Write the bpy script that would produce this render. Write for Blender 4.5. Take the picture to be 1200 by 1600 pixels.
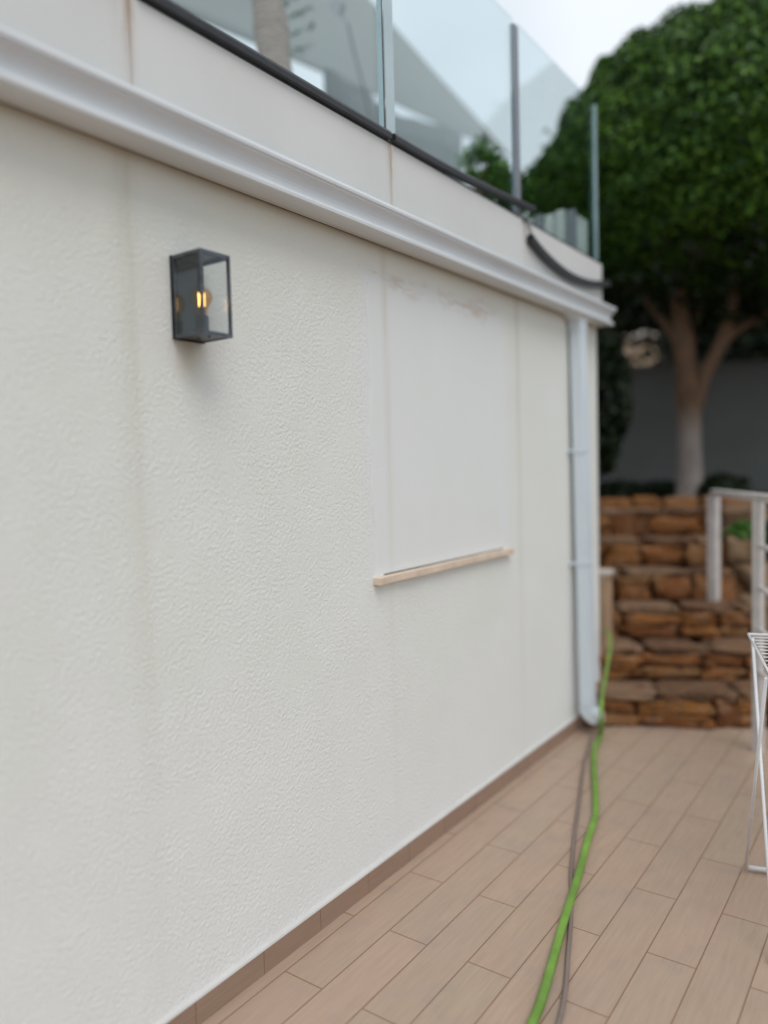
import bpy, bmesh, math, random
import numpy as np
from mathutils import Vector, Matrix, noise
random.seed(7); np.random.seed(7)
S = bpy.context.scene
for o in list(bpy.data.objects): bpy.data.objects.remove(o)
COL = S.collection
R = math.radians

# ------------------------------------------------------------------ camera
CAM = Vector((1.6740536726976545, 0.0, 1.55))
RGT = Vector((0.81412039, 0.58045, -0.02699)); 
X = np.array([0.81412039, 0.01085186, -0.58059471])
Yv = np.array([857, -91, 1200.0]); Yv /= np.linalg.norm(Yv)
dn = np.array([.027, 1, 0.0]); dn[2] = -(Yv[0]*dn[0]+Yv[1]*dn[1])/Yv[2]; dn /= np.linalg.norm(dn)
X = np.cross(Yv, -dn); X = X if X[0] > 0 else -X
M3 = np.stack([X, Yv, -dn])
cam = bpy.data.cameras.new('camera'); co = bpy.data.objects.new('camera', cam); COL.objects.link(co)
r, u, b = M3[:, 0], -M3[:, 1], -M3[:, 2]
co.matrix_world = Matrix(((r[0], u[0], b[0], CAM.x), (r[1], u[1], b[1], CAM.y), (r[2], u[2], b[2], CAM.z), (0, 0, 0, 1)))
cam.sensor_fit = 'VERTICAL'; cam.sensor_height = 36; cam.lens = 27; cam.clip_end = 2000; cam.clip_start = .05
cam.dof.use_dof = True; cam.dof.focus_distance = 2.5; cam.dof.aperture_fstop = 0.55
S.camera = co
S.render.resolution_x = 768; S.render.resolution_y = 1024

def dep(px, py, D):
    """world point on the camera ray through a photo pixel at a chosen distance (layout measurement)"""
    d = M3 @ np.array([(px-600)/1200, (py-800)/1200, 1.0]) * D
    return CAM + Vector(d)

# ------------------------------------------------------------------ world, sun, exposure
SUN_EL, SUN_AZ = R(58), R(125)          # azimuth clockwise from +Y
W = bpy.data.worlds.new("World"); S.world = W; W.use_nodes = True
nt = W.node_tree; N = nt.nodes; L = nt.links; N.clear()
out = N.new('ShaderNodeOutputWorld'); bg = N.new('ShaderNodeBackground'); bg.inputs[1].default_value = .1
sky = N.new('ShaderNodeTexSky'); sky.sky_type = 'NISHITA'; sky.sun_disc = False
sky.sun_elevation = SUN_EL; sky.sun_rotation = SUN_AZ
tc = N.new('ShaderNodeTexCoord'); nz = N.new('ShaderNodeTexNoise'); nz.inputs['Scale'].default_value = 2.2; nz.inputs['Detail'].default_value = 4
cr = N.new('ShaderNodeValToRGB')
cr.color_ramp.elements[0].position = .3; cr.color_ramp.elements[0].color = (.55, .61, .65, 1)
cr.color_ramp.elements[1].position = .7; cr.color_ramp.elements[1].color = (.81, .845, .89, 1)
sc = N.new('ShaderNodeVectorMath'); sc.operation = 'SCALE'; sc.inputs['Scale'].default_value = 8.5
mx = N.new('ShaderNodeMixRGB'); mx.inputs[0].default_value = .88
L.new(tc.outputs['Generated'], nz.inputs['Vector']); L.new(nz.outputs['Fac'], cr.inputs[0])
L.new(cr.outputs[0], sc.inputs[0]); L.new(sky.outputs[0], mx.inputs[1]); L.new(sc.outputs[0], mx.inputs[2])
L.new(mx.outputs[0], bg.inputs[0]); L.new(bg.outputs[0], out.inputs[0])
sl = bpy.data.lights.new('sun', 'SUN'); sl.energy = 1.0; sl.angle = R(35); sl.color = (1, .97, .93)
so = bpy.data.objects.new('sun', sl); COL.objects.link(so)
sd = Vector((math.sin(SUN_AZ)*math.cos(SUN_EL), math.cos(SUN_AZ)*math.cos(SUN_EL), math.sin(SUN_EL)))
so.rotation_euler = sd.to_track_quat('Z', 'Y').to_euler(); so.location = sd*20
S.view_settings.view_transform = 'Standard'; S.view_settings.look = 'None'
S.view_settings.exposure = 0.60; S.view_settings.gamma = 1
S.cycles.max_bounces = 8; S.cycles.transparent_max_bounces = 16

# ------------------------------------------------------------------ material helpers
class G:
    def __init__(s, name):
        s.m = bpy.data.materials.new(name); s.m.use_nodes = True
        s.t = s.m.node_tree; s.n = s.t.nodes; s.l = s.t.links
        s.b = s.n['Principled BSDF']; s.o = s.n['Material Output']
    def new(s, k, **kw):
        n = s.n.new(k)
        for a, v in kw.items(): setattr(n, a, v)
        return n
    def link(s, a, b): s.l.new(a, b)
    def pos(s): return s.new('ShaderNodeNewGeometry').outputs['Position']
    def mapped(s, src, scale=(1, 1, 1), loc=(0, 0, 0)):
        m = s.new('ShaderNodeMapping'); m.inputs['Scale'].default_value = scale; m.inputs['Location'].default_value = loc
        s.link(src, m.inputs['Vector']); return m.outputs[0]
    def noise(s, vec, scale, detail=3, rough=.5, dist=0):
        n = s.new('ShaderNodeTexNoise'); n.inputs['Scale'].default_value = scale; n.inputs['Detail'].default_value = detail
        n.inputs['Roughness'].default_value = rough; n.inputs['Distortion'].default_value = dist
        s.link(vec, n.inputs['Vector']); return n.outputs['Fac']
    def ramp(s, fac, *stops):
        n = s.new('ShaderNodeValToRGB'); e = n.color_ramp.elements
        while len(e) < len(stops): e.new(.5)
        for i, (p, c) in enumerate(stops):
            e[i].position = p; e[i].color = (c, c, c, 1) if not isinstance(c, tuple) else (*c, 1)
        s.link(fac, n.inputs[0]); return n.outputs[0]
    def math(s, op, a, b=None, c=None, clamp=False):
        n = s.new('ShaderNodeMath', operation=op, use_clamp=clamp)
        for i, v in enumerate((a, b, c)):
            if v is None: continue
            if isinstance(v, (int, float)): n.inputs[i].default_value = v
            else: s.link(v, n.inputs[i])
        return n.outputs[0]
    def mix(s, fac, a, b, mode='MIX'):
        n = s.new('ShaderNodeMixRGB', blend_type=mode)
        for i, v in enumerate((fac, a, b)):
            if isinstance(v, (int, float)): n.inputs[i].default_value = v
            elif isinstance(v, tuple): n.inputs[i].default_value = (*v, 1)
            else: s.link(v, n.inputs[i])
        return n.outputs[0]
    def bump(s, h, strength=.5, dist=.01):
        n = s.new('ShaderNodeBump'); n.inputs['Strength'].default_value = strength; n.inputs['Distance'].default_value = dist
        s.link(h, n.inputs['Height']); s.link(n.outputs[0], s.b.inputs['Normal'])
    def base(s, c):
        if isinstance(c, tuple): s.b.inputs['Base Color'].default_value = (*c, 1)
        else: s.link(c, s.b.inputs['Base Color'])
    def rough(s, v):
        if isinstance(v, (int, float)): s.b.inputs['Roughness'].default_value = v
        else: s.link(v, s.b.inputs['Roughness'])

def simple(name, c, rough=.6, var=.12, scale=12, metal=0, bump=0, bs=60):
    g = G(name); p = g.pos()
    n = g.noise(p, scale, 5, .6)
    g.base(g.mix(g.ramp(n, (.3, 0), (.7, 1)), tuple(x*(1-var) for x in c), tuple(min(1, x*(1+var)) for x in c)))
    g.rough(rough); g.b.inputs['Metallic'].default_value = metal
    if bump: g.bump(g.noise(p, bs, 4), bump, .004)
    return g.m

# ---- stucco of the house wall, with the patched window and the run-off stains
def stucco():
    g = G('stucco'); p = g.pos()
    sx = g.new('ShaderNodeSeparateXYZ'); g.link(p, sx.inputs[0]); y, z = sx.outputs['Y'], sx.outputs['Z']
    wob = g.math('MULTIPLY', g.math('SUBTRACT', g.noise(p, 9, 3), .5), .09)
    wob2 = g.math('MULTIPLY', g.math('SUBTRACT', g.noise(g.mapped(p, (1, 1, 1), (3, 5, 7)), 11, 3), .5), .12)
    yy, zz = g.math('ADD', y, wob), g.math('ADD', z, wob2)
    def box(v, lo, hi, s):
        a = g.math('DIVIDE', g.math('SUBTRACT', v, lo), s, clamp=True); b = g.math('DIVIDE', g.math('SUBTRACT', hi, v), s, clamp=True)
        return g.math('MULTIPLY', a, b)
    yr = g.math('ADD', yy, g.math('MULTIPLY', g.math('SUBTRACT', g.noise(p, 30, 4, .6), .5), .10))
    zlo = box(z, 1.135, 9, .004)
    inner = g.math('MULTIPLY', g.math('MULTIPLY', box(yr, 2.255, 3.315, .02), box(zz, 1.0, 2.27, .03)), zlo)
    halo = g.math('MULTIPLY', g.math('MULTIPLY', box(yy, 2.19, 3.43, .09), box(zz, 1.0, 2.30, .10)), zlo)
    # rough render, trowelled flat in blotches
    fine = g.noise(p, 150, 4, .6, .2)
    fine2 = g.noise(p, 78, 4, .65, .3)
    hgt = g.math('ADD', g.math('MULTIPLY', g.ramp(fine, (.38, 0), (.62, 1)), .6), g.math('MULTIPLY', g.ramp(fine2, (.40, 0), (.58, 1)), .7))
    blot = g.ramp(g.noise(g.mapped(p, (1, 1, .8)), 9, 4, .55, .2), (.30, .35), (.52, 1))
    amp = g.math('MULTIPLY', blot, g.math('SUBTRACT', 1, g.math('MULTIPLY', inner, .97)))
    amp = g.math('MULTIPLY', amp, g.math('SUBTRACT', 1, g.math('MULTIPLY', halo, .35)))
    hh = g.math('MULTIPLY', hgt, amp)
    hh = g.math('ADD', hh, g.math('MULTIPLY', g.noise(p, 5, 3), .4))
    hh = g.math('ADD', hh, g.math('MULTIPLY', g.noise(p, 28, 3), .12))
    g.bump(hh, .32, .0030)
    # colours
    tint = g.ramp(g.noise(p, 2.1, 3), (.35, (.715, .725, .675)), (.65, (.73, .735, .70)))
    tint = g.mix(g.ramp(g.noise(g.mapped(p, (1, 1, .5)), 6, 4), (.45, 0), (.68, .22)), tint, (.74, .75, .75))
    top = g.ramp(z, (0, 0), (1, 1))
    topm = g.math('DIVIDE', g.math('SUBTRACT', zz, 1.95), .42, clamp=True)
    tint = g.mix(g.math('MULTIPLY', topm, .55), tint, (.70, .69, .60))           # yellow-green light near the top, put into the tint
    lowm = g.math('DIVIDE', g.math('SUBTRACT', 1.0, zz), 1.2, clamp=True)
    tint = g.mix(g.math('MULTIPLY', lowm, .6), tint, (.74, .74, .755))  # bluish light on the lower wall, painted into the tint
    tint = g.mix(g.math('MULTIPLY', halo, .8), tint, (.725, .74, .745))
    tint = g.mix(inner, tint, (.71, .725, .71))
    tint = g.mix(g.math('MULTIPLY', inner, g.ramp(g.noise(g.mapped(p, (1, 1, .45), (2, 2, 2)), 3.5, 5, .6), (.42, 0), (.68, .5))), tint, (.735, .745, .74))
    vd = g.new('ShaderNodeVectorMath', operation='DISTANCE'); g.link(g.mapped(p, (1, 1, .6)), vd.inputs[0]); vd.inputs[1].default_value = (0, 1.435, 1.135)
    tint = g.mix(g.math('MULTIPLY', g.math('SUBTRACT', 1, g.math('DIVIDE', vd.outputs['Value'], .075), clamp=True), .7), tint, (.50, .45, .33))
    tint = g.mix(g.ramp(g.noise(g.mapped(p, (1, 1, 1), (7, 7, 7)), 42, 2), (.775, 0), (.80, .6)), tint, (.42, .36, .28))
    # brown plaster smears along the top of the patch
    sm = g.math('MULTIPLY', g.math('MULTIPLY', box(zz, 2.20, 2.30, .035), box(yy, 2.27, 3.32, .03)),
                g.ramp(g.noise(g.mapped(p, (1, 1, 5)), 5, 5, .6), (.46, 0), (.60, 1)))
    tint = g.mix(g.math('MULTIPLY', sm, .55), tint, (.55, .43, .33))
    # vertical run-off streaks under the fascia joints
    wy = g.math('ADD', y, g.math('MULTIPLY', g.math('SUBTRACT', g.noise(g.mapped(p, (1, 1, .5)), 4, 2), .5), .03))
    for yc, w, st, col in ((1.248, .055, .60, (.57, .56, .48)), (1.262, .016, .15, (.50, .44, .34)), (2.38, .032, .62, (.58, .52, .43)), (3.511, .040, .70, (.50, .49, .42))):
        d = g.math('ABSOLUTE', g.math('SUBTRACT', wy, yc))
        mk = g.math('SUBTRACT', 1, g.math('DIVIDE', d, w), clamp=True)
        mk = g.math('MULTIPLY', mk, g.ramp(g.noise(g.mapped(p, (1, 9, .8)), 5, 4), (.25, .35), (.7, 1)))
        fade = g.math('ADD', g.math('MULTIPLY', g.math('DIVIDE', z, 2.37, clamp=True), .8), .2)
        fade = g.math('POWER', fade, 1.6)
        tint = g.mix(g.math('MULTIPLY', g.math('MULTIPLY', mk, fade), st), tint, col)
    # thin ochre line right under the gutter
    tl = g.math('DIVIDE', g.math('SUBTRACT', z, 2.345), .03, clamp=True)
    tint = g.mix(g.math('MULTIPLY', tl, .6), tint, (.42, .34, .22))
    g.base(tint); g.rough(.85)
    g.b.inputs['Specular IOR Level'].default_value = .25
    return g.m
M = {}
M['stucco'] = stucco()

def fascia_mat():
    g = G('fascia_render'); p = g.pos(); sx = g.new('ShaderNodeSeparateXYZ'); g.link(p, sx.inputs[0]); y, z = sx.outputs['Y'], sx.outputs['Z']
    c = g.ramp(g.noise(p, 2.5, 4), (.35, (.63, .63, .61)), (.65, (.67, .67, .65)))
    c = g.mix(g.ramp(g.noise(p, 90, 2), (.74, 0), (.78, .5)), c, (.35, .25, .18))
    wy = g.math('ADD', y, g.math('MULTIPLY', g.math('SUBTRACT', g.noise(p, 25, 3), .5), .012))
    for yc, w, st, k in ((1.262, .022, .85, 2.4), (1.245, .05, .30, 2), (2.405, .009, 1, .7), (2.388, .004, .8, 3), (2.398, .05, .5, 9), (3.548, .010, .6, 1.6), (3.575, .03, .25, 2), (3.60, .05, .4, 9)):
        d = g.math('ABSOLUTE', g.math('SUBTRACT', wy, yc)); mk = g.math('SUBTRACT', 1, g.math('DIVIDE', d, w), clamp=True)
        mk = g.math('MULTIPLY', mk, g.ramp(g.noise(g.mapped(p, (1, 3, .6)), 14, 4), (.3, .15), (.6, 1)))
        f = g.math('ADD', g.math('MULTIPLY', g.math('POWER', g.math('DIVIDE', g.math('SUBTRACT', z, 2.45), .3, clamp=True), k), .85), .15)
        c = g.mix(g.math('MULTIPLY', g.math('MULTIPLY', mk, f), st), c, (.36, .22, .12))
    g.base(c); g.rough(.7); g.bump(g.noise(p, 40, 4), .15, .003); return g.m
M['fascia'] = fascia_mat()

def tiles():
    g = G('wood_look_tiles'); p = g.pos(); sx = g.new('ShaderNodeSeparateXYZ'); g.link(p, sx.inputs[0])
    cb = g.new('ShaderNodeCombineXYZ')
    g.link(g.math('ADD', sx.outputs['Y'], -1.672+.35+14.0), cb.inputs[0]); g.link(g.math('ADD', sx.outputs['X'], -.054+6.0), cb.inputs[1])
    b = g.new('ShaderNodeTexBrick'); g.link(cb.outputs[0], b.inputs['Vector'])
    for k, v in (('Scale', 1), ('Mortar Size', .0036), ('Mortar Smooth', .9), ('Brick Width', .7), ('Row Height', .15)): b.inputs[k].default_value = v
    b.offset = .5; b.offset_frequency = 2; b.squash = 1
    b.inputs['Color1'].default_value = (0, 0, 0, 1); b.inputs['Color2'].default_value = (1, 1, 1, 1); b.inputs['Mortar'].default_value = (.5, .5, .5, 1)
    t = g.ramp(b.outputs['Color'], (0, (.365, .280, .200)), (.3, (.410, .275, .200)), (.6, (.380, .290, .210)), (1, (.435, .295, .215)))
    soft = g.noise(p, 2.6, 3, .5)
    t = g.mix(g.ramp(soft, (.35, 0), (.65, .6)), t, (.37, .265, .205))
    grain = g.noise(g.mapped(p, (26, 1.6, 1)), 3.2, 5, .6, .5)
    t = g.mix(.38, t, g.mix(g.ramp(grain, (.3, 0), (.75, 1)), (.28, .215, .165), (.47, .345, .255)))
    t = g.mix(g.ramp(g.noise(p, 7, 4), (.56, 0), (.72, .35)), t, (.26, .225, .21))
    t = g.mix(g.ramp(g.noise(g.mapped(p, (1, .6, 1), (9, 2, 0)), 5, 4, .6), (.48, 0), (.66, .30)), t, (.41, .275, .215))
    t = g.mix(b.outputs['Fac'], t, (.22, .122, .075))
    g.base(t); g.rough(g.ramp(g.noise(p, 9, 4), (.3, .42), (.7, .62)))
    g.bump(g.math('ADD', g.math('MULTIPLY', b.outputs['Fac'], -1), g.math('MULTIPLY', grain, .12)), .6, .002)
    return g.m
M['tiles'] = tiles()
def skirting_mat():
    g = G('skirting_tile'); p = g.pos(); isl = g.new('ShaderNodeNewGeometry').outputs['Random Per Island']
    c = g.ramp(isl, (0, (.265, .170, .120)), (.5, (.30, .19, .138)), (1, (.275, .19, .13)))
    c = g.mix(.4, c, g.ramp(g.noise(g.mapped(p, (1, 1.5, 25)), 4, 4), (.3, (.22, .15, .11)), (.7, (.34, .23, .17))))
    g.base(c); g.rough(.5); g.bump(g.noise(p, 60, 3), .1, .002); return g.m
M['skirting'] = skirting_mat()
M['caulk'] = simple('white_caulk', (.56, .55, .53), .7, .06, 8)
M['pvc'] = simple('white_pvc', (.62, .69, .745), .32, .03, 4)
M['gutter'] = simple('white_painted_metal', (.68, .71, .73), .36, .04, 3)
M['dirt_line'] = simple('dark_joint_sealant', (.10, .085, .06), .9, .3, 30)
M['marble'] = simple('cream_marble', (.66, .53, .42), .45, .12, 22)
M['rubber'] = simple('black_rubber', (.022, .023, .026), .42, .25, 18, bump=.15, bs=50)
M['rubber_shade'] = simple('black_rubber_inside_shade', (.006, .006, .007), .8, .2, 18)
M['lantern'] = simple('dark_grey_metal', (.10, .11, .125), .36, .35, 30, metal=.8, bump=.2, bs=120)
M['backplate'] = simple('polished_backplate', (.045, .05, .055), .14, .1, 5, metal=.9)
M['fabric'] = simple('grey_shade_fabric', (.62, .63, .61), .9, .06, 3)
M['drape'] = simple('pale_grey_fabric', (.36, .38, .375), .9, .12, 4)
def translucent(m, c, k):
    t = m.node_tree; b_ = t.nodes['Principled BSDF']; tl = t.nodes.new('ShaderNodeBsdfTranslucent'); tl.inputs[0].default_value = (*c, 1)
    mx_ = t.nodes.new('ShaderNodeMixShader'); mx_.inputs[0].default_value = k
    t.links.new(b_.outputs[0], mx_.inputs[1]); t.links.new(tl.outputs[0], mx_.inputs[2]); t.links.new(mx_.outputs[0], t.nodes['Material Output'].inputs[0])
translucent(M['fabric'], (.72, .73, .72), .65); translucent(M['drape'], (.40, .42, .42), .5)
M['rope'] = simple('grey_rope', (.2, .2, .2), .8)
M['steel'] = simple('bright_steel', (.75, .76, .78), .35, .05, 9, metal=.3)
M['soil'] = simple('dark_soil', (.06, .042, .03), .95, .4, 14, bump=.8, bs=18)
M['grey_wall'] = simple('shade_darkened_grey_wall', (.135, .138, .128), .85, .12, 1.2, bump=.2, bs=40)  # shade under the tree crown is put into this darkened grey
M['tan_wall'] = simple('sandy_render', (.62, .45, .30), .85, .1, .7)
M['white_metal'] = simple('white_enamelled_metal', (.72, .72, .74), .4, .05, 9)
M['post'] = simple('weathered_white_paint', (.50, .47, .45), .6, .15, 12)
M['pale_board'] = simple('pale_painted_board', (.62, .66, .62), .6, .15, 6)
M['tan_tile'] = simple('tan_tile', (.36, .24, .15), .6, .2, 9)
M['cap'] = simple('pale_stone_cap', (.55, .50, .44), .7, .1, 12)
M['hose_green'] = simple('green_hose', (.15, .285, .042), .5, .3, 6)
M['hose_grey'] = simple('grey_hose', (.19, .145, .125), .55, .15, 5)
M['ceramic'] = simple('terracotta', (.35, .17, .10), .8, .15, 10)
M['roof_top'] = simple('terrace_screed', (.42, .41, .39), .8, .1, 3)

def stone_mat(name, cols, seed=0):
    g = G(name); p = g.mapped(g.pos(), (1, 1, 1), (seed, seed, 0)); isl = g.new('ShaderNodeNewGeometry').outputs['Random Per Island']
    n = g.noise(p, 5, 6, .65, .6)
    f = g.math('ADD', g.math('MULTIPLY', isl, .55), g.math('MULTIPLY', n, .5))
    c = g.ramp(f, *[(.18+.65*i/(len(cols)-1), k) for i, k in enumerate(cols)])
    c = g.mix(g.ramp(g.noise(p, 16, 5, .7), (.5, 0), (.66, .7)), c, (.24, .145, .085))
    c = g.mix(g.ramp(g.noise(p, 9, 5, .7), (.55, 0), (.68, .85)), c, (.05, .025, .012))
    g.base(c); g.rough(.85); g.bump(g.noise(p, 24, 6, .7), .9, .02); return g.m
M['stone'] = stone_mat('rust_brown_stone', [(.09, .030, .008), (.20, .068, .012), (.26, .105, .022), (.24, .125, .050), (.23, .070, .010)])
M['tread'] = stone_mat('worn_tread_stone', [(.10, .045, .018), (.17, .085, .040), (.22, .13, .075), (.15, .055, .018)], 3)
M['boulder'] = stone_mat('tan_boulder_stone', [(.15, .08, .04), (.22, .14, .075), (.28, .19, .11), (.14, .06, .025)], 6)
M['mortar'] = simple('brown_mortar', (.17, .078, .028), .95, .3, 12, bump=.6, bs=30)

def leaf_mat(name, dark, mid, light):
    g = G(name); isl = g.new('ShaderNodeNewGeometry').outputs['Random Per Island']; p = g.pos()
    f = g.math('ADD', g.math('MULTIPLY', isl, .6), g.math('MULTIPLY', g.noise(p, 3.2, 4, .6), .5))
    g.base(g.ramp(f, (.22, dark), (.55, mid), (.86, light))); g.rough(.5)
    g.b.inputs['Specular IOR Level'].default_value = .3
    return g.m
M['leaf'] = leaf_mat('dense_green_leaves', (.010, .032, .004), (.034, .104, .009), (.105, .21, .016))
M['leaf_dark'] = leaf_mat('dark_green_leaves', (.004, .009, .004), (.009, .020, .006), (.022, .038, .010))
M['leaf_bright'] = leaf_mat('fresh_green_leaves', (.03, .09, .015), (.07, .18, .03), (.14, .26, .06))
def bark(name, a, b, ring=0):
    g = G(name); p = g.pos()
    v = g.mapped(p, (6, 6, 14 if ring else 1.5)); n = g.noise(v, 3, 6, .7, .6)
    c = g.ramp(n, (.3, a), (.7, b))
    if ring:
        w = g.new('ShaderNodeTexWave', wave_type='BANDS', bands_direction='Z'); w.inputs['Scale'].default_value = 11; w.inputs['Distortion'].default_value = 3.5; w.inputs['Detail'].default_value = 3
        w.inputs['Detail Scale'].default_value = 2; g.link(p, w.inputs[0]); c = g.mix(g.ramp(w.outputs['Fac'], (0, .55), (.35, 0)), c, tuple(x*.45 for x in a))
        g.bump(g.math('ADD', w.outputs['Fac'], n), .8, .012)
    else: g.bump(n, .8, .02)
    g.base(c); g.rough(.9); return g.m
M['palm_bark'] = bark('palm_bark', (.34, .25, .20), (.54, .43, .36), 1)
def tree_bark():
    g = G('tree_bark'); p = g.pos(); sx = g.new('ShaderNodeSeparateXYZ'); g.link(p, sx.inputs[0])
    n = g.noise(g.mapped(p, (6, 6, 1.5)), 3, 6, .7, .6)
    c = g.ramp(n, (.3, (.09, .05, .028)), (.7, (.21, .125, .07)))
    lo = g.math('SUBTRACT', 1, g.math('DIVIDE', g.math('SUBTRACT', g.math('ADD', sx.outputs['Z'], g.math('MULTIPLY', n, .3)), 1.9), .3), clamp=True)
    c = g.mix(lo, c, g.ramp(n, (.3, (.20, .17, .15)), (.7, (.36, .31, .28))))     # pale lower trunk
    g.base(c); g.rough(.9); g.bump(n, .8, .02); return g.m
M['bark'] = tree_bark()

def glass_mat(name, tint, f0=.055, edge=None):
    g = G(name); g.n.remove(g.b)
    tr = g.new('ShaderNodeBsdfTransparent'); tr.inputs[0].default_value = (*tint, 1)
    gl = g.new('ShaderNodeBsdfGlossy'); gl.inputs['Roughness'].default_value = .0; gl.inputs[0].default_value = (.72, .80, .82, 1)
    fr = g.new('ShaderNodeFresnel'); bf = g.new('ShaderNodeNewGeometry').outputs['Backfacing']; g.link(g.math('SUBTRACT', 1.5, g.math('MULTIPLY', bf, 1.5-1/1.5)), fr.inputs[0])
    mx = g.new('ShaderNodeMixShader'); g.link(fr.outputs[0], mx.inputs[0]); g.link(tr.outputs[0], mx.inputs[1]); g.link(gl.outputs[0], mx.inputs[2])
    g.link(mx.outputs[0], g.o.inputs[0]); return g.m
M['glass'] = glass_mat('tinted_balustrade_glass', (.925, .968, .970))
M['clear_glass'] = glass_mat('clear_lantern_glass', (.965, .97, .97))
M['amber'] = glass_mat('amber_bulb_glass', (.95, .70, .38))
M['edge'] = simple('polished_edge_and_reflection', (.46, .57, .60), .15, .06, 4)
M['edge_grey'] = simple('grey_joint_profile', (.24, .255, .29), .4, .08, 4)
g = G('glowing_filament'); g.b.inputs['Emission Color'].default_value = (1, .70, .36, 1); g.b.inputs['Emission Strength'].default_value = 3.0; g.base((.8, .5, .2)); M['filament'] = g.m

# ------------------------------------------------------------------ object helpers
def tag(o, label=None, cat=None, group=None, kind=None):
    if label: o['label'] = label
    if cat: o['category'] = cat
    if group: o['group'] = group
    if kind: o['kind'] = kind
    return o
def thing(name, label, cat, loc, group=None):
    o = bpy.data.objects.new(name, None); COL.objects.link(o); o.location = loc; o.empty_display_size = .1
    return tag(o, label, cat, group)
def obj(name, bm, mat, parent=None, smooth=False, bevel=0, origin=None):
    if bevel:
        bmesh.ops.bevel(bm, geom=[e for e in bm.edges if e.is_manifold and e.calc_face_angle(0) > .5], offset=bevel, segments=2, affect='EDGES', profile=.6)
    off = Vector((0, 0, 0)); q = parent
    while q: off += q.location; q = q.parent
    loc = Vector(origin) - off if origin else Vector((0, 0, 0))
    bmesh.ops.translate(bm, verts=bm.verts, vec=-(off+loc))
    me = bpy.data.meshes.new(name); bm.to_mesh(me); bm.free()
    if smooth: me.polygons.foreach_set('use_smooth', [True]*len(me.polygons))
    mats = mat if isinstance(mat, (list, tuple)) else [mat]
    for m in mats: me.materials.append(m)
    o = bpy.data.objects.new(name, me); COL.objects.link(o); o.parent = parent; o.location = loc
    return o
def box(bm, x0, x1, y0, y1, z0, z1, mi=0):
    v = [bm.verts.new((x, y, z)) for x in (x0, x1) for y in (y0, y1) for z in (z0, z1)]
    for f in ((0, 1, 3, 2), (4, 6, 7, 5), (0, 4, 5, 1), (2, 3, 7, 6), (0, 2, 6, 4), (1, 5, 7, 3)):
        bm.faces.new([v[i] for i in f]).material_index = mi
    return v
def bx(*a): bm = bmesh.new(); box(bm, *a); return bm
def smooth_path(pts, n=8):
    P = [Vector(p) for p in pts]; P = [P[0]*2-P[1]] + P + [P[-1]*2-P[-2]]; o = []
    for i in range(1, len(P)-2):
        for k in range(n):
            t = k/n; a, b_, c, d = P[i-1:i+3]
            o.append(.5*((2*b_)+(c-a)*t+(2*a-5*b_+4*c-d)*t*t+(-a+3*b_-3*c+d)*t**3))
    return o+[P[-2]]
def tube(bm, pts, rad, seg=10, closed=False, prof=None, upv=Vector((0, 0, 1))):
    """sweep a circle (or profile list of (side, up)) along pts; rad may be a list"""
    n = len(pts); rings = []
    for i, p in enumerate(pts):
        t = (pts[(i+1) % n if closed else min(i+1, n-1)] - pts[(i-1) % n if closed else max(i-1, 0)]).normalized()
        a = t.cross(upv); a = a.normalized() if a.length > 1e-3 else t.cross(Vector((1, 0, 0))).normalized(); b_ = a.cross(t).normalized()
        r_ = rad[i] if isinstance(rad, (list, tuple)) else rad
        if prof: rings.append([bm.verts.new(p+a*s+b_*u_) for s, u_ in prof])
        else: rings.append([bm.verts.new(p+(a*math.cos(k*2*math.pi/seg)+b_*math.sin(k*2*math.pi/seg))*r_) for k in range(seg)])
    m = len(rings[0])
    for i in range(n if closed else n-1):
        A, B = rings[i], rings[(i+1) % n]
        for k in range(m): bm.faces.new((A[k], A[(k+1) % m], B[(k+1) % m], B[k]))
    if not closed: bm.faces.new(rings[0][::-1]); bm.faces.new(rings[-1])
    return bm
def extrude_y(bm, prof, y0, y1, steps=1):
    """closed (x,z) profile extruded along y"""
    rings = [[bm.verts.new((x, y0+(y1-y0)*i/steps, z)) for x, z in prof] for i in range(steps+1)]
    m = len(prof)
    for i in range(steps):
        for k in range(m): bm.faces.new((rings[i][k], rings[i][(k+1) % m], rings[i+1][(k+1) % m], rings[i+1][k]))
    bm.faces.new(rings[0]); bm.faces.new(rings[-1][::-1])
    bmesh.ops.recalc_face_normals(bm, faces=bm.faces)
def leaves(name, pts, nrm, size, mat, parent, asp=.55, spread=.9, bend=.25):
    """many leaf-shaped faces in one mesh: pts, nrm are (n,3)"""
    n = len(pts); rs = np.random.RandomState(len(pts) % 977)
    d = nrm + rs.normal(size=(n, 3))*spread; d /= np.linalg.norm(d, axis=1)[:, None]
    a = np.cross(d, rs.normal(size=(n, 3))); a /= np.linalg.norm(a, axis=1)[:, None]; b_ = np.cross(d, a)
    s = (size*(.65+.7*rs.rand(n)))[:, None]
    v = np.stack([pts-a*s, pts-b_*s*asp+d*s*bend, pts+a*s, pts+b_*s*asp+d*s*bend], 1).reshape(-1, 3)
    off = Vector((0, 0, 0)); q = parent
    while q: off += q.location; q = q.parent
    v = v-np.array(off)
    me = bpy.data.meshes.new(name); me.vertices.add(4*n); me.vertices.foreach_set('co', v.ravel())
    me.loops.add(4*n); me.loops.foreach_set('vertex_index', np.arange(4*n)); me.polygons.add(n)
    me.polygons.foreach_set('loop_start', np.arange(n)*4); me.polygons.foreach_set('loop_total', np.full(n, 4)); me.update(calc_edges=True)
    me.materials.append(mat); o = bpy.data.objects.new(name, me); COL.objects.link(o); o.parent = parent; return o
def lumps(P, f, seed=0):
    return np.array([noise.noise(Vector(p)*f+Vector((seed, 0, 0))) for p in P])
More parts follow.
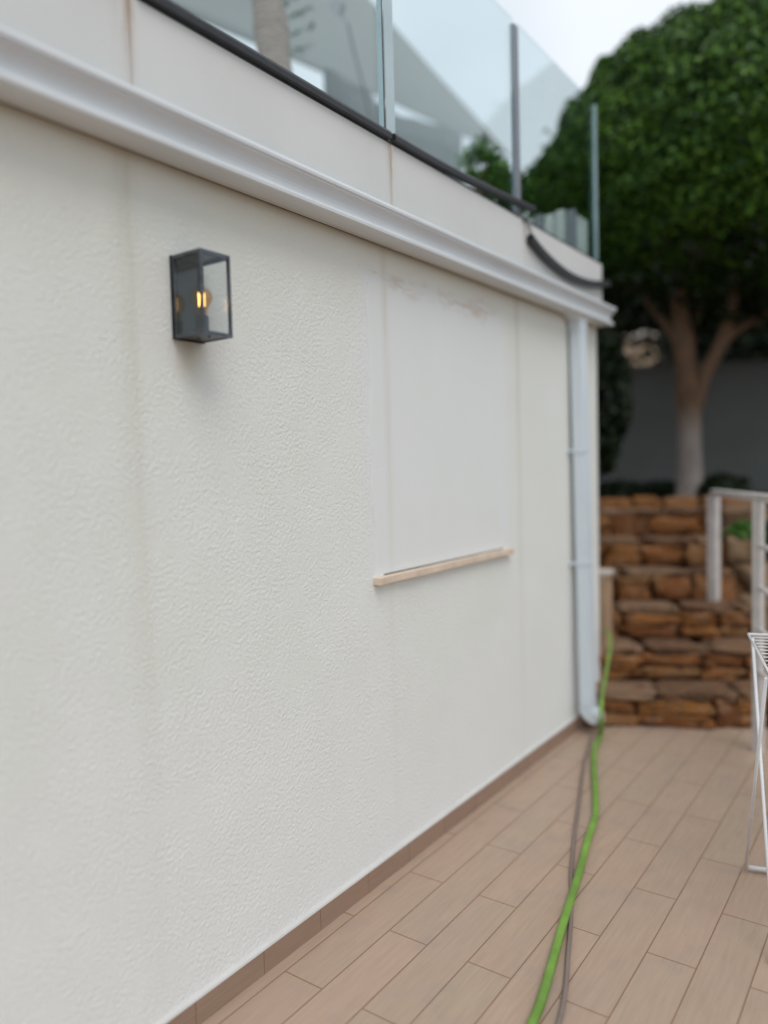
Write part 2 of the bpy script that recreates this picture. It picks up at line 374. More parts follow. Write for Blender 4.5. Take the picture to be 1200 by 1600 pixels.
def ellip_leaves(c, rad, n, seed=1, lump=.12, zlow=None, shell=.22, freq=1.3):
    rs = np.random.RandomState(seed); d = rs.normal(size=(n, 3)); d /= np.linalg.norm(d, axis=1)[:, None]
    k = 1+lump*lumps(d*np.array(rad), freq, seed)+.5*lump*lumps(d*np.array(rad), freq*3, seed+5)
    rr = k*(1-shell*rs.rand(n)**2)
    r3 = np.array(rad)[None, :]*np.ones((n, 1))
    if zlow: r3[d[:, 2] < 0, 2] = zlow
    return np.array(c)+d*r3*rr[:, None], d
def core(bm, c, rad, zlow=None, lump=.12, freq=1.3, seed=1, sub=4):
    r_ = bmesh.ops.create_icosphere(bm, subdivisions=sub, radius=1)
    for v in r_['verts']:
        d = v.co.normalized(); q = Vector((d.x*rad[0], d.y*rad[1], d.z*(rad[2] if d.z > 0 or not zlow else zlow)))
        v.co = Vector(c)+q*(1+lump*noise.noise(Vector((d.x*rad[0], d.y*rad[1], d.z*rad[2]))*freq+Vector((seed, 0, 0))))
def boulder(bm, c, s, rot, seed, sub=2, rough=.22):
    r_ = bmesh.ops.create_icosphere(bm, subdivisions=sub, radius=1)
    m = Matrix.Rotation(rot, 3, 'Z')
    for v in r_['verts']:
        d = v.co.copy()
        d = Vector([math.copysign(abs(t)**.45, t) for t in d])            # squarish lumps
        d *= 1+rough*noise.noise(d*1.6+Vector((seed*3.1, seed, 0)))+rough*.55*(noise.cell(d*2.3+Vector((seed, 0, seed*2)))-.5)*.6+rough*.35*noise.noise(d*5+Vector((seed, 0, 0)))
        v.co = Vector(c)+m @ Vector((d.x*s[0], d.y*s[1], d.z*s[2]))

# ================================================================== SETTING
Hc = 4.617      # y of the house corner
gr = obj('ground', bx(-150, 150, -150, 150, -.30, -.02), M['soil']); tag(gr, kind='structure')
fl = obj('terrace_floor', bx(0.0, 5.0, -5, 6.2, -.02, 0), M['tiles']); tag(fl, kind='structure')

# ---- house
house = thing('house', 'white stucco house wall with a plastered-over window and cream fascia, beside the tiled terrace', 'house', (-3, 0, 0))
def wall_mesh():
    """front face as real relief: band-limited random grain, trowelled flat in spots and over the old window"""
    st = .0031; y0, y1, z0, z1 = .45, Hc, -.02, 2.45
    ny, nz_ = int((y1-y0)/st), int((z1-z0)/st); rs = np.random.RandomState(3)
    ky = np.fft.fftfreq(ny, st)[:, None]; kz = np.fft.fftfreq(nz_, st)[None, :]; kk = np.sqrt(ky**2+(kz*.92)**2)+1e-9
    def field(lo, hi, p=2, an=1):
        f = np.fft.fft2(rs.normal(size=(ny, nz_))); q = np.sqrt(ky**2+(kz*an)**2)+1e-9
        f *= np.exp(-(q/hi)**4)*(1-np.exp(-(q/lo)**p)); r = np.fft.ifft2(f).real; return r/r.std()
    g1 = field(80, 140); g2 = field(42, 78); big = field(1.2, 7, an=.8)+.5*field(6, 22)
    a = np.clip((big+1.25)/.7, .12, 1)
    Yg, Zg = np.meshgrid(np.linspace(y0, y1, ny), np.linspace(z0, z1, nz_), indexing='ij')
    w = .018*field(2, 14)
    ins = np.clip((Yg+w-2.25)/.03, 0, 1)*np.clip((3.36-Yg+w*1.6)/.04, 0, 1)*np.clip((Zg-1.11)/.01, 0, 1)*np.clip((2.27-Zg+w)/.03, 0, 1)
    far = np.clip((Yg-3.3)/.6, 0, 1)*.25
    a = a*(1-ins)*(1-far)
    h = (np.tanh(g1*.9)*.00042+np.tanh(g2*.9)*.00046)*a + .0006*field(.6, 3)*(1-ins*.8) - .0006*ins
    h[0, :] = h[-1, :] = h[:, 0] = h[:, -1] = -.0045
    co_ = np.stack([h, Yg, Zg], -1).reshape(-1, 3)
    idx = np.arange(ny*nz_).reshape(ny, nz_); q = np.stack([idx[:-1, :-1], idx[1:, :-1], idx[1:, 1:], idx[:-1, 1:]], -1).reshape(-1, 4)
    n0 = len(co_); ex, fx_ = [], []
    for (a0, a1, b0, b1, c0, c1) in ((-6, -.004, -5, Hc, -.02, 2.45), (-.0045, 0, -5, y0+.002, -.0199, 2.4499)):
        k = n0+len(ex); ex += [(x, y, z) for x in (a0, a1) for y in (b0, b1) for z in (c0, c1)]
        fx_ += [[k+i for i in f] for f in ((0, 1, 3, 2), (4, 6, 7, 5), (0, 4, 5, 1), (2, 3, 7, 6), (0, 2, 6, 4), (1, 5, 7, 3))]
    co_ = np.concatenate([co_, np.array(ex)])-np.array(house.location); q = np.concatenate([q, np.array(fx_)])
    me = bpy.data.meshes.new('wall'); me.vertices.add(len(co_)); me.vertices.foreach_set('co', co_.ravel())
    me.loops.add(q.size); me.loops.foreach_set('vertex_index', q.ravel()); me.polygons.add(len(q))
    me.polygons.foreach_set('loop_start', np.arange(len(q))*4); me.polygons.foreach_set('loop_total', np.full(len(q), 4))
    sm = np.ones(len(q), bool); sm[-12:] = False; me.polygons.foreach_set('use_smooth', sm); me.update(calc_edges=True); me.validate()
    me.materials.append(M['stucco']); o = bpy.data.objects.new('wall', me); COL.objects.link(o); o.parent = house
wall_mesh()
# plastered-over window: a thin irregular skin standing 2 mm proud of the render
bm = bmesh.new(); pl = []
def jit(a, b_, n, s):
    for i in range(n):
        t = i/n; q = Vector(a).lerp(Vector(b_), t); pl.append(Vector((0, q.y+s*noise.noise(Vector((q.y*9, q.z*9, 3))), q.z+s*noise.noise(Vector((q.y*9, q.z*9, 8))))))
jit((0, 2.27, 1.14), (0, 3.345, 1.14), 30, 0.0); jit((0, 3.345, 1.14), (0, 3.33, 2.265), 34, .03); jit((0, 3.33, 2.265), (0, 2.27, 2.235), 30, .03); jit((0, 2.27, 2.235), (0, 2.27, 1.14), 34, .02)
a = [bm.verts.new(p+Vector((-.004, 0, 0))) for p in pl]; cc = sum(pl, Vector())/len(pl)
b2 = [bm.verts.new(p+Vector((.0004, 0, 0))) for p in pl]; b3 = [bm.verts.new(p.lerp(cc, .02)+Vector((.0014, 0, 0))) for p in pl]; n = len(pl)
for i in range(n):
    j = (i+1) % n; bm.faces.new((a[i], a[j], b2[j], b2[i])); bm.faces.new((b2[i], b2[j], b3[j], b3[i]))
bm.faces.new(b3)
obj('smooth_plaster_patch', bm, M['stucco'], house)
bm = bmesh.new()
V = box(bm, -.005, .030, 2.262, 3.37, 1.122, 1.150)
bmesh.ops.subdivide_edges(bm, edges=[e for e in bm.edges if abs((e.verts[0].co-e.verts[1].co).y) > .5], cuts=24)
for v in bm.verts:
    if v.co.x > 0: v.co.x += .004*noise.noise(v.co*7); v.co.z += .003*noise.noise(v.co*5+Vector((4, 0, 0)))
obj('window_sill', bm, M['marble'], house, bevel=.003)
obj('sill_crack_line', bx(0, .0042, 2.33, 3.31, 1.1505, 1.1545), M['dirt_line'], house)
# skirting tiles (one part of joined tiles with open joints)
bm = bmesh.new(); y = 2.165-.27*30
while y < Hc:
    y1 = min(y+.27, Hc+.010)
    if y1 > -5: box(bm, -.002, .012, max(y, -5)+.001, y1-.001, 0.001, .075)
    y += .27
obj('skirting', bm, M['skirting'], house, bevel=.001)
bm = bmesh.new(); extrude_y(bm, [(-.002, .0755), (.0128, .0755), (.011, .082), (.002, .090), (-.002, .090)], -5, Hc+.005, 1)
obj('skirting_caulk', bm, M['caulk'], house)
obj('skirting_end', bx(-.6, .012, Hc+.001, Hc+.012, .001, .075), M['skirting'], house)
# fascia panels with open joints
js = [-5, -2.17, -1.03, .115, 1.264, 2.396, 3.554, Hc+.02]
for a_, b_ in zip(js[:-1], js[1:]):
    obj('fascia_panel', bx(-.04, .030, a_+.0012, b_-.0012, 2.376, 2.747), M['fascia'], house, bevel=.0015)
obj('fascia_end', bx(-6, -.0405, Hc+.001, Hc+.02, 2.376, 2.747), M['fascia'], house)
obj('fascia_joint_backing', bx(-.03, .0265, -4.9, Hc, 2.40, 2.735), M['dirt_line'], house)
obj('upper_slab', bx(-6, -.041, -5, Hc, 2.451, 2.70), M['roof_top'], house)
obj('glazing_channel', bx(-.030, .0315, -5, Hc+.018, 2.7472, 2.755), M['rubber'], house)

# ---- gutter
gt = thing('rain_gutter', 'long white gutter with curved front running under the cream fascia to the house corner', 'gutter', (0.05, 0, 2.38))
prof = [(.0015, 2.377), (.098, 2.372), (.1035, 2.375), (.1050, 2.384), (.1020, 2.3885), (.0960, 2.3915), (.0895, 2.397), (.0855, 2.405), (.0850, 2.414), (.0870, 2.424), (.0920, 2.434), (.0990, 2.442), (.1070, 2.447), (.1130, 2.4490), (.1130, 2.453), (.1200, 2.4560), (.1215, 2.463), (.1200, 2.471), (.1160, 2.474), (.109, 2.472), (.106, 2.462), (.094, 2.452), (.080, 2.430), (.079, 2.388), (.0345, 2.386), (.0345, 2.470), (.0305, 2.470), (.0305, 2.3855), (.0015, 2.384)]
bm = bmesh.new(); extrude_y(bm, prof, -5, 4.08); obj('trough', bm, M['gutter'], gt)
bm = bmesh.new(); prof2 = [(x+(.0012 if x > .05 else 0), z-(.0012 if z < 2.385 else 0)) for x, z in prof]; extrude_y(bm, prof2, 4.081, Hc+.003); obj('corner_section', bm, M['gutter'], gt)
endp = [(.031, 2.378), (.1035, 2.374), (.1050, 2.384), (.0895, 2.397), (.0850, 2.414), (.0920, 2.434), (.1070, 2.447), (.1215, 2.463), (.1200, 2.474), (.031, 2.474)]
bm = bmesh.new(); extrude_y(bm, endp, Hc+.0035, Hc+.007); obj('end_cap', bm, M['gutter'], gt)
obj('dirt_seam', bx(.0003, .003, -5, 4.10, 2.3745, 2.3785), M['dirt_line'], gt)
bm = bmesh.new()   # outlet hopper: tapers from the gutter floor to the pipe
t_, b_ = [(.004, 4.085), (.086, 4.085), (.086, 4.33), (.004, 4.33)], [(.010, 4.146), (.078, 4.146), (.078, 4.242), (.010, 4.242)]
V1 = [bm.verts.new((x, y, 2.3795)) for x, y in t_]; V2 = [bm.verts.new((x, y, 2.345)) for x, y in b_]; V3 = [bm.verts.new((x, y, 2.325)) for x, y in b_]
for A, B in ((V1, V2), (V2, V3)):
    for i in range(4): bm.faces.new((A[i], A[(i+1) % 4], B[(i+1) % 4], B[i]))
bm.faces.new(V1); bm.faces.new(V3); bmesh.ops.recalc_face_normals(bm, faces=bm.faces)
obj('outlet', bm, M['gutter'], gt)

# ---- downpipe, leaning out at its foot
dp = thing('downpipe', 'white square downpipe at the end of the stucco wall with two brackets', 'downpipe', (.08, 4.2, 0))
def pipe_ring(bm, z, x0, g_=0):
    return [bm.verts.new((x, y, z)) for x, y in ((x0-g_, 4.150-g_), (x0+.066+g_, 4.150-g_), (x0+.066+g_, 4.240+g_), (x0-g_, 4.240+g_))]
def lean(z): return .012+.038*max(0, (2.3-z)/2.2)
bm = bmesh.new(); rings = [pipe_ring(bm, z, lean(z)) for z in (2.34, 1.7, 1.0, .16)]
# curved shoe turning out of the wall
for A, B in zip(rings[:-1], rings[1:]):
    for i in range(4): bm.faces.new((A[i], A[(i+1) % 4], B[(i+1) % 4], B[i]))
bm.faces.new(rings[0]); bm.faces.new(rings[-1]); bmesh.ops.recalc_face_normals(bm, faces=bm.faces)
obj('pipe', bm, M['pvc'], dp, bevel=.004)
bm = bmesh.new(); A = pipe_ring(bm, 2.335, lean(2.3), .003); B = pipe_ring(bm, 2.285, lean(2.3), .003)
for i in range(4): bm.faces.new((A[i], A[(i+1) % 4], B[(i+1) % 4], B[i]))
bm.faces.new(A); bm.faces.new(B[::-1]); bmesh.ops.recalc_face_normals(bm, faces=bm.faces); obj('collar', bm, M['pvc'], dp, bevel=.003)
for zb in (1.62, .985):
    bm = bmesh.new(); x0 = lean(zb)-.003; box(bm, x0, x0+.072, 4.1465, 4.2435, zb-.009, zb+.009); box(bm, .001, x0-.0005, 4.128, 4.1475, zb-.006, zb+.006); box(bm, .001, .006, 4.115, 4.140, zb-.010, zb+.010)
    obj('bracket', bm, M['pvc'], dp, bevel=.002)
bm = bmesh.new(); rr = []
for k in range(9):
    a_ = math.pi/2*k/8; cxp, czp = lean(.16)+.066+.022, .158     # elbow pivot
    R1, R2 = .022+.068, .022
    ring = []
    for (rad_, yy_) in ((R1, 4.148), (R2, 4.148), (R2, 4.242), (R1, 4.242)):
        ring.append(bm.verts.new((cxp-rad_*math.cos(a_), yy_, czp-rad_*math.sin(a_))))
    rr.append(ring)
for A, B in zip(rr[:-1], rr[1:]):
    for i in range(4): bm.faces.new((A[i], A[(i+1) % 4], B[(i+1) % 4], B[i]))
bm.faces.new(rr[0]); bm.faces.new(rr[-1]); bmesh.ops.recalc_face_normals(bm, faces=bm.faces)
sh = obj('shoe', bm, M['pvc'], dp, bevel=.003)
bm = bmesh.new(); c0 = Vector((lean(.16)+.092, 4.195, .102)); tube(bm, [c0, c0+Vector((.018, 0, 0))], .042, 24)
obj('round_outlet', bm, M['white_metal'], sh, smooth=False, bevel=.002)

# ---- glass balustrade
gb = thing('glass_balustrade', 'clear glass balustrade of upright panes on top of the cream fascia', 'glass balustrade', (.005, 0, 2.755))
zt = 3.69
for y0, y1 in ((-3.4, -1.1), (-1.088, 1.257), (1.269, 2.388), (2.404, 3.500), (3.5505, 4.612)):
    pn = obj('glass_pane', bx(-.006, .012, y0, y1, 2.756, zt), M['glass'], gb)
    if y1 < 3.4 or y1 > 4: obj('polished_edge', bx(-.0065, .0125, y1+.0002, y1+.0028, 2.756, zt), M['edge'], pn)
obj('corner_edge_strip', bx(-.008, .012, 4.6155, 4.624, 2.756, zt), M['edge'], gb)
obj('reflection_strip', bx(.0125, .0140, 2.4045, 2.462, 2.756, zt), M['edge'], gb)  # pale strip stands in for a reflection on the pane
obj('joint_gasket', bx(-.002, .013, 2.3912, 2.3988, 2.756, zt), M['rubber'], gb)
obj('joint_profile', bx(-.0062, .0140, 3.5003, 3.550, 2.756, zt-.02), M['edge_grey'], gb)

# ---- rubber cover strips
U0 = [(-.014, .0), (.0, -.003), (.014, .0), (.016, .016), (.010, .027), (-.004, .030), (-.013, .024)]
def strip(name, pts, label, k=1.0):
    U = [(a*k, b*k) for a, b in U0]
    bm = bmesh.new(); P = smooth_path(pts, 10); tube(bm, P, 0, prof=U)
    bmesh.ops.recalc_face_normals(bm, faces=bm.faces)
    o = obj(name, bm, M['rubber'], None, origin=pts[0]); tag(o, label, 'rubber strip', 'black rubber strips of the glass channel')
    t = (P[0]-P[1]).normalized(); bm = bmesh.new(); q = P[0]+t*.0008
    a_ = t.cross(Vector((0, 0, 1))).normalized(); u_ = a_.cross(t)*-1
    vs = [bm.verts.new(q+(-a_)*s*.62+Vector((0, 0, 1))*((h_-.02)*.62+.02)) for s, h_ in U]; bm.faces.new(vs); obj('hollow_end_shade', bm, M['rubber_shade'], o)  # flat near-black face paints the shade inside the open end
    return o
strip('rubber_strip', [(.034, 1.285, 2.757), (.034, 1.6, 2.758), (.034, 2.0, 2.757), (.034, 2.388, 2.757)], 'long straight black rubber strip at the foot of the nearest glass pane')
strip('rubber_strip', [(.036, 2.412, 2.757), (.036, 2.7, 2.759), (.037, 3.0, 2.768), (.040, 3.3, 2.784), (.046, 3.62, 2.802)], 'black rubber strip lifting off at its far end below the middle glass pane')
strip('rubber_strip', [(.050, 3.565, 2.648), (.050, 3.70, 2.606), (.050, 3.88, 2.572), (.050, 4.08, 2.554), (.051, 4.30, 2.560), (.053, 4.50, 2.585), (.055, 4.665, 2.618)], 'bent black rubber strip hanging loose across the cream fascia near the corner', 1.3)
strip('rubber_strip', [(.034, -3.2, 2.757), (.034, -1, 2.757), (.034, 0.5, 2.757), (.034, 1.22, 2.757)], 'black rubber strip outside the picture, before the first glass pane')
bm = bmesh.new()
for a_, b_ in (((.036, 3.52, 2.752), (.052, 3.575, 2.668)), ((.036, 3.55, 2.765), (.050, 3.60, 2.675)), ((.034, 3.50, 2.79), (.036, 3.53, 2.73))):
    tube(bm, smooth_path([a_, tuple((Vector(a_)+Vector(b_))/2+Vector((.006, .004, -.004))), b_], 5), .0025, 6)
o = obj('torn_cord', bm, M['rubber'], None, origin=(.036, 3.52, 2.70)); tag(o, 'thin torn black cords between the lifted and the fallen rubber strips', 'cord')

# ---- wall lantern
ln = thing('wall_lantern', 'dark grey box lantern with clear glass and an amber bulb on the stucco wall', 'wall lantern', (0.06, 1.435, 1.915))
x0, x1, y0, y1, z0, z1 = .002, .122, 1.383, 1.487, 1.915, 2.134
t_ = .0075
bm = bmesh.new()
for yy_ in (y0, y1-t_):
    box(bm, x1-t_, x1, yy_, yy_+t_, z0+.010, z1-.010); box(bm, x0+.006, x0+.006+t_, yy_, yy_+t_, z0+.010, z1-.010)
for zz_ in (z0, z1-.010):
    for yy_ in (y0, y1-t_): box(bm, x0+.006, x1, yy_, yy_+t_, zz_, zz_+.010)
    box(bm, x1-t_, x1, y0+t_, y1-t_, zz_, zz_+.010)
obj('frame', bm, M['lantern'], ln, bevel=.0012)
obj('backplate', bx(x0, x0+.0055, y0-.002, y1+.002, z0-.002, z1+.002), M['backplate'], ln, bevel=.001)
obj('top_plate', bx(x0+.0062, x1-.0005, y0+.0005, y1-.0005, z1-.0022, z1+.001), M['lantern'], ln)
bp = obj('base_plate', bx(x0+.0062, x1-.0085, y0+.0080, y1-.0080, z0+.002, z0+.006), M['lantern'], ln)
for k in (.35, .7): 
    bm = bmesh.new(); q = Vector((x0+(x1-x0)*k, (y0+y1)/2, z0-.001)); tube(bm, [q, q+Vector((0, 0, .004))], .004, 10); obj('screw', bm, M['rubber'], bp)
obj('glass', bx(x1-.0055, x1-.0030, y0+t_, y1-t_, z0+.010, z1-.010), M['clear_glass'], ln)
obj('glass', bx(x0+.014, x1-t_, y0+.0030, y0+.0055, z0+.010, z1-.010), M['clear_glass'], ln)
obj('glass', bx(x0+.014, x1-t_, y1-.0055, y1-.0030, z0+.010, z1-.010), M['clear_glass'], ln)
lc = Vector((.062, 1.435, 0))
bm = bmesh.new(); tube(bm, [lc+Vector((0, 0, z)) for z in (z0+.006, z0+.058, z0+.062)], [.017, .017, .014], 20); obj('socket', bm, M['rubber'], ln, bevel=.001)
bm = bmesh.new(); zs = [(.058, .012), (.068, .0135), (.078, .014), (.088, .020), (.098, .0265), (.109, .0295), (.120, .0275), (.129, .021), (.135, .011), (.137, .002)]
tube(bm, [lc+Vector((0, 0, z0+z)) for z, _ in zs], [r_ for _, r_ in zs], 24)
bl = obj('bulb', bm, M['amber'], ln, smooth=True)
bm = bmesh.new(); hp = [lc+Vector((.0085*math.cos(k*.524), .0085*math.sin(k*.524), z0+(.086 if k % 2 else .122))) for k in range(13)]; tube(bm, hp, .0009, 6); obj('filament', bm, M['filament'], bl)

# ================================================================== UPPER TERRACE (seen through the glass)
# palm trunk behind the glass
tp = [dep(432, 190, 4.55), dep(431, 120, 4.5), dep(425, 55, 4.5), dep(418, 0, 4.5), dep(412, -60, 4.5)]
p0 = Vector((tp[0].x, tp[0].y, 2.70))
palm = thing('palm_tree', 'ringed grey palm trunk standing behind the nearest glass pane', 'palm tree', p0)
path = smooth_path([p0, tp[0], tp[1], tp[2], tp[3], tp[4], tp[4]+Vector((0, 0, .8)), tp[4]+Vector((0, .02, 1.7))], 10)
bm = bmesh.new(); rad_ = []
for i, q in enumerate(path):
    rb = .098-.008*(i/len(path)) + .012*math.exp(-((q.z-4.12)/.09)**2) + .004*noise.noise(q*9)
    rad_.append(rb)
tube(bm, path, rad_, 22, upv=Vector((0, 1, 0)))
for v in bm.verts: v.co += Vector((noise.noise(v.co*14), noise.noise(v.co*14+Vector((5, 0, 0))), 0))*.008
obj('trunk', bm, M['palm_bark'], palm, smooth=True)
ptop = path[-1]
pts, nr = [], []
for k in range(16):
    az = k*2.399; el = .9-.09*k
    for s in range(26):
        t = s/25*1.5; c_ = ptop+Vector((math.cos(az)*t*.85, math.sin(az)*t*.85, t*math.sin(el)-.45*t*t))
        for sd_ in (-1, 1):
            for w in (.04, .10, .16, .22):
                pts.append(c_+Vector((-math.sin(az), math.cos(az), -.4))*sd_*w*(1-.4*t/1.5)); nr.append((0, 0, 1))
leaves('fronds', np.array(pts), np.array(nr), .05, M['leaf'], palm, .3, .3)

# big shade sail
SA, SB = dep(800, 245, 9.0), dep(262, 8, 6.0)
SC = dep(560, -20, 6.2); SD = dep(60, -330, 4.6)
def sheet(name, grid, mat, parent=None, th=.004, origin=None):
    bm = bmesh.new(); V = [[bm.verts.new(p) for p in row] for row in grid]
    for i in range(len(V)-1):
        for j in range(len(V[0])-1): bm.faces.new((V[i][j], V[i][j+1], V[i+1][j+1], V[i+1][j]))
    bmesh.ops.recalc_face_normals(bm, faces=bm.faces)
    bmesh.ops.solidify(bm, geom=bm.faces[:], thickness=th)
    return obj(name, bm, mat, parent, smooth=True, origin=origin)
far_edge = [SA, SB, SB+(SB-SA)*.6]
near_dir = (SC-SA); ne = SA+near_dir*2.2
grid = []
for i in range(25):
    t = i/24; a_ = SA.lerp(SA+(SB-SA)*1.7, t); b_ = SA.lerp(SA+(SC-SA)*2.6, t)
    row = []
    for j in range(17):
        s = j/16; q = a_.lerp(b_, s); q.z += .22*math.sin(s*math.pi)*t + .03*noise.noise(q*1.1)+.012*math.sin(s*40+t*9)*t; row.append(q)
    grid.append(row)
sail = sheet('shade_sail', grid, M['fabric'], None, origin=tuple(SA)); tag(sail, 'large grey fabric shade sail stretched overhead behind the glass panes', 'shade sail')
# hanging pale drape below it
T0, T1 = dep(505, 106, 6.3), dep(722, 213, 8.0)
grid = []
for i in range(31):
    t = i/30; top = T0.lerp(T1, t); top.z -= .09*math.sin(min(1, t*1.15)*math.pi)**2*(1 if t > .3 else .3)
    row = []
    for j in range(12):
        s = j/11; q = Vector((top.x, top.y, top.z+(2.72-top.z)*s)); w = .05*math.sin(t*26+s*2)*s+.05*noise.noise(Vector((t*9, s*3, 0)))
        q += Vector((w, -w*.5, 0)); row.append(q)
    grid.append(row)
dr = sheet('hanging_drape', grid, M['drape'], None, origin=(T0.x, T0.y, 2.72)); tag(dr, 'pale grey fabric screen hanging in folds below the shade sail', 'fabric screen')
# sail fixing: white plate with eye and a rope
fx = dep(532, 14, 5.55)
sb = thing('sail_fixing', 'small white triangular fixing plate with rope on the underside of the grey sail', 'fixing', fx)
bm = bmesh.new(); A = [dep(x, y, 5.55) for x, y in ((511, 10), (528, -4), (536, -2), (540, 18), (547, 38), (541, 36), (527, 26))]
V = [bm.verts.new(p) for p in A]; f = bm.faces.new(V); bmesh.ops.solidify(bm, geom=[f], thickness=.03); obj('plate', bm, M['steel'], sb, bevel=.003)
bm = bmesh.new(); c_ = dep(535, 14, 5.5); tube(bm, [c_+Vector((.02*math.cos(a), .02*math.sin(a)*.6, .035*math.sin(a))) for a in [k*math.pi/8 for k in range(16)]], .006, 6, closed=True); obj('ring', bm, M['rope'], sb)
bm = bmesh.new(); tube(bm, smooth_path([dep(543, 36, 5.55), dep(553, 80, 5.7), dep(566, 130, 5.9), dep(578, 185, 6.2), dep(590, 230, 6.3)], 5), .008, 6); obj('rope', bm, M['rope'], sb)
# potted tree, shrubs and planter near the corner
pt = thing('potted_tree', 'small leafy potted tree behind the middle glass pane', 'potted plant', (dep(745, 300, 4.75).x, dep(745, 300, 4.75).y, 2.70))
q0 = Vector(pt.location)
bm = bmesh.new(); tube(bm, [q0+Vector((0, 0, z)) for z in (0, .02, .2, .22)], [.09, .10, .13, .14], 20); obj('pot', bm, M['ceramic'], pt)
bm = bmesh.new(); tube(bm, smooth_path([q0+Vector((0, 0, .18)), q0+Vector((.01, 0, .4)), q0+Vector((-.01, .02, .62))], 6), .012, 8)
for k in range(9):
    e = dep(*[(722, 245), (735, 225), (752, 222), (770, 235), (785, 250), (775, 268), (760, 245), (728, 262), (740, 250)][k], 4.75)
    tube(bm, smooth_path([q0+Vector((0, 0, .40+.02*k)), (q0+Vector((0, 0, .45))).lerp(e, .6)+Vector((0, 0, .02)), e], 4), .005, 5)
obj('stem', bm, M['bark'], pt)
P, D = [], []
for (x, y, r_, n_) in ((745, 238, .075, 110), (728, 252, .055, 70), (765, 246, .07, 100), (783, 262, .05, 60), (738, 272, .05, 50), (752, 224, .04, 40)):
    a_, b_ = ellip_leaves(dep(x, y, 4.75), (r_, r_, r_), n_, seed=x, shell=.9); P.append(a_); D.append(b_)
leaves('foliage', np.concatenate(P), np.concatenate(D), .026, M['leaf_bright'], pt, .5)
for i, (x, y, w, lab) in enumerate(((775, 292, .10, 'low dark green bush beside the potted tree behind the glass'), (806, 306, .09, 'low dark green bush nearest the grey joint between two glass panes'))):
    c_ = dep(x, y, 4.8); c_.z = max(c_.z, 2.86); th_ = thing('terrace_bush', lab, 'bush', (c_.x, c_.y, 2.70), 'bushes on the upper terrace')
    a_, b_ = ellip_leaves(c_, (w*1.3, w, .13), 900, seed=30+i, shell=.7); leaves('foliage', a_, b_, .022, M['leaf'], th_, .55)
pb = thing('planter_box', 'pale boarded planter box behind the last glass pane at the corner', 'planter', (-.24, 4.40, 2.70))
bm = bmesh.new(); box(bm, -.50, -.028, 4.41, 4.56, 2.701, 3.00); obj('box', bm, M['pale_board'], pb)
for i in range(7):
    w = .055; x = -.498+i*.0675; mt = M['pale_board'] if i % 3 else M['edge_grey']
    obj('board', bx(x, x+w, 4.395, 4.409, 2.703, 3.035+.012*(i % 2)), mt, pb, bevel=.002)

# ================================================================== STONE STEPS, ROCKERY, BACKGROUND
O = Vector((.117, 4.36, 0)); e1 = Vector((.886, .464, 0)).normalized(); e2 = Vector((-e1.y, e1.x, 0))
def loc2(a, b_, z): return O+e1*a+e2*b_+Vector((0, 0, z))
steps = thing('stone_steps', 'rust brown rubble stone steps climbing behind the house corner', 'steps', O)
rise, run = .197, .30
Rz = math.atan2(e1.y, e1.x); rs = random.Random(5)
for k in range(6):
    bm = bmesh.new(); z0 = k*rise; b0 = k*run; a = -.15 if k == 0 else -.9
    end = .98 if k < 3 else .98
    bmc = [loc2(a, b0+.06, 0), loc2(end, b0+.06, 0), loc2(end, 2.3, 0), loc2(a, 2.3, 0)]
    lo = [bm.verts.new(p+Vector((0, 0, z0-.01 if k else 0))) for p in bmc]; hi = [bm.verts.new(p+Vector((0, 0, z0+rise-.045))) for p in bmc]
    for i in range(4): bm.faces.new((lo[i], lo[(i+1) % 4], hi[(i+1) % 4], hi[i]))
    bm.faces.new(hi); bm.faces.new(lo[::-1])
    stp = obj('step', bm, M['mortar'], steps)
    bm = bmesh.new(); x = a
    while x < end:
        w = rs.uniform(.12, .46); w = min(w, end-x+.03)
        rows = 1 if rs.random() < .55 else 2
        for q in range(rows):
            hh_ = (rise-.04)/rows
            boulder(bm, loc2(x+w/2, b0+.07, z0+hh_*(q+.5)), (w/2*1.04, .075+rs.uniform(0, .035), hh_/2*1.12), Rz+rs.uniform(-.08, .08), rs.random()*40, 3, .34)
        x += w
    obj('riser_stones', bm, M['stone'], stp, smooth=True)
    bm = bmesh.new(); x = a
    while x < end:
        w = min(rs.uniform(.22, .48), end-x+.03)
        boulder(bm, loc2(x+w/2, b0+.16, z0+rise-.022), (w/2*.98, .175, .026), Rz+rs.uniform(-.04, .04), rs.random()*40, 3, .30); x += w
    obj('tread_slabs', bm, M['tread'], stp, smooth=True)
# low tiled side wall continuing the house wall
sw = thing('low_side_wall', 'low tan tiled side wall with pale cap between house corner and stone steps', 'low wall', (0, 5.0, 0))
obj('wall', bx(-.25, .028, Hc+.02, Hc+.15, .001, .85), M['tan_tile'], sw, bevel=.004)
obj('cap', bx(-.25, .040, Hc+.021, Hc+.16, .8505, .875), M['cap'], sw, bevel=.004)
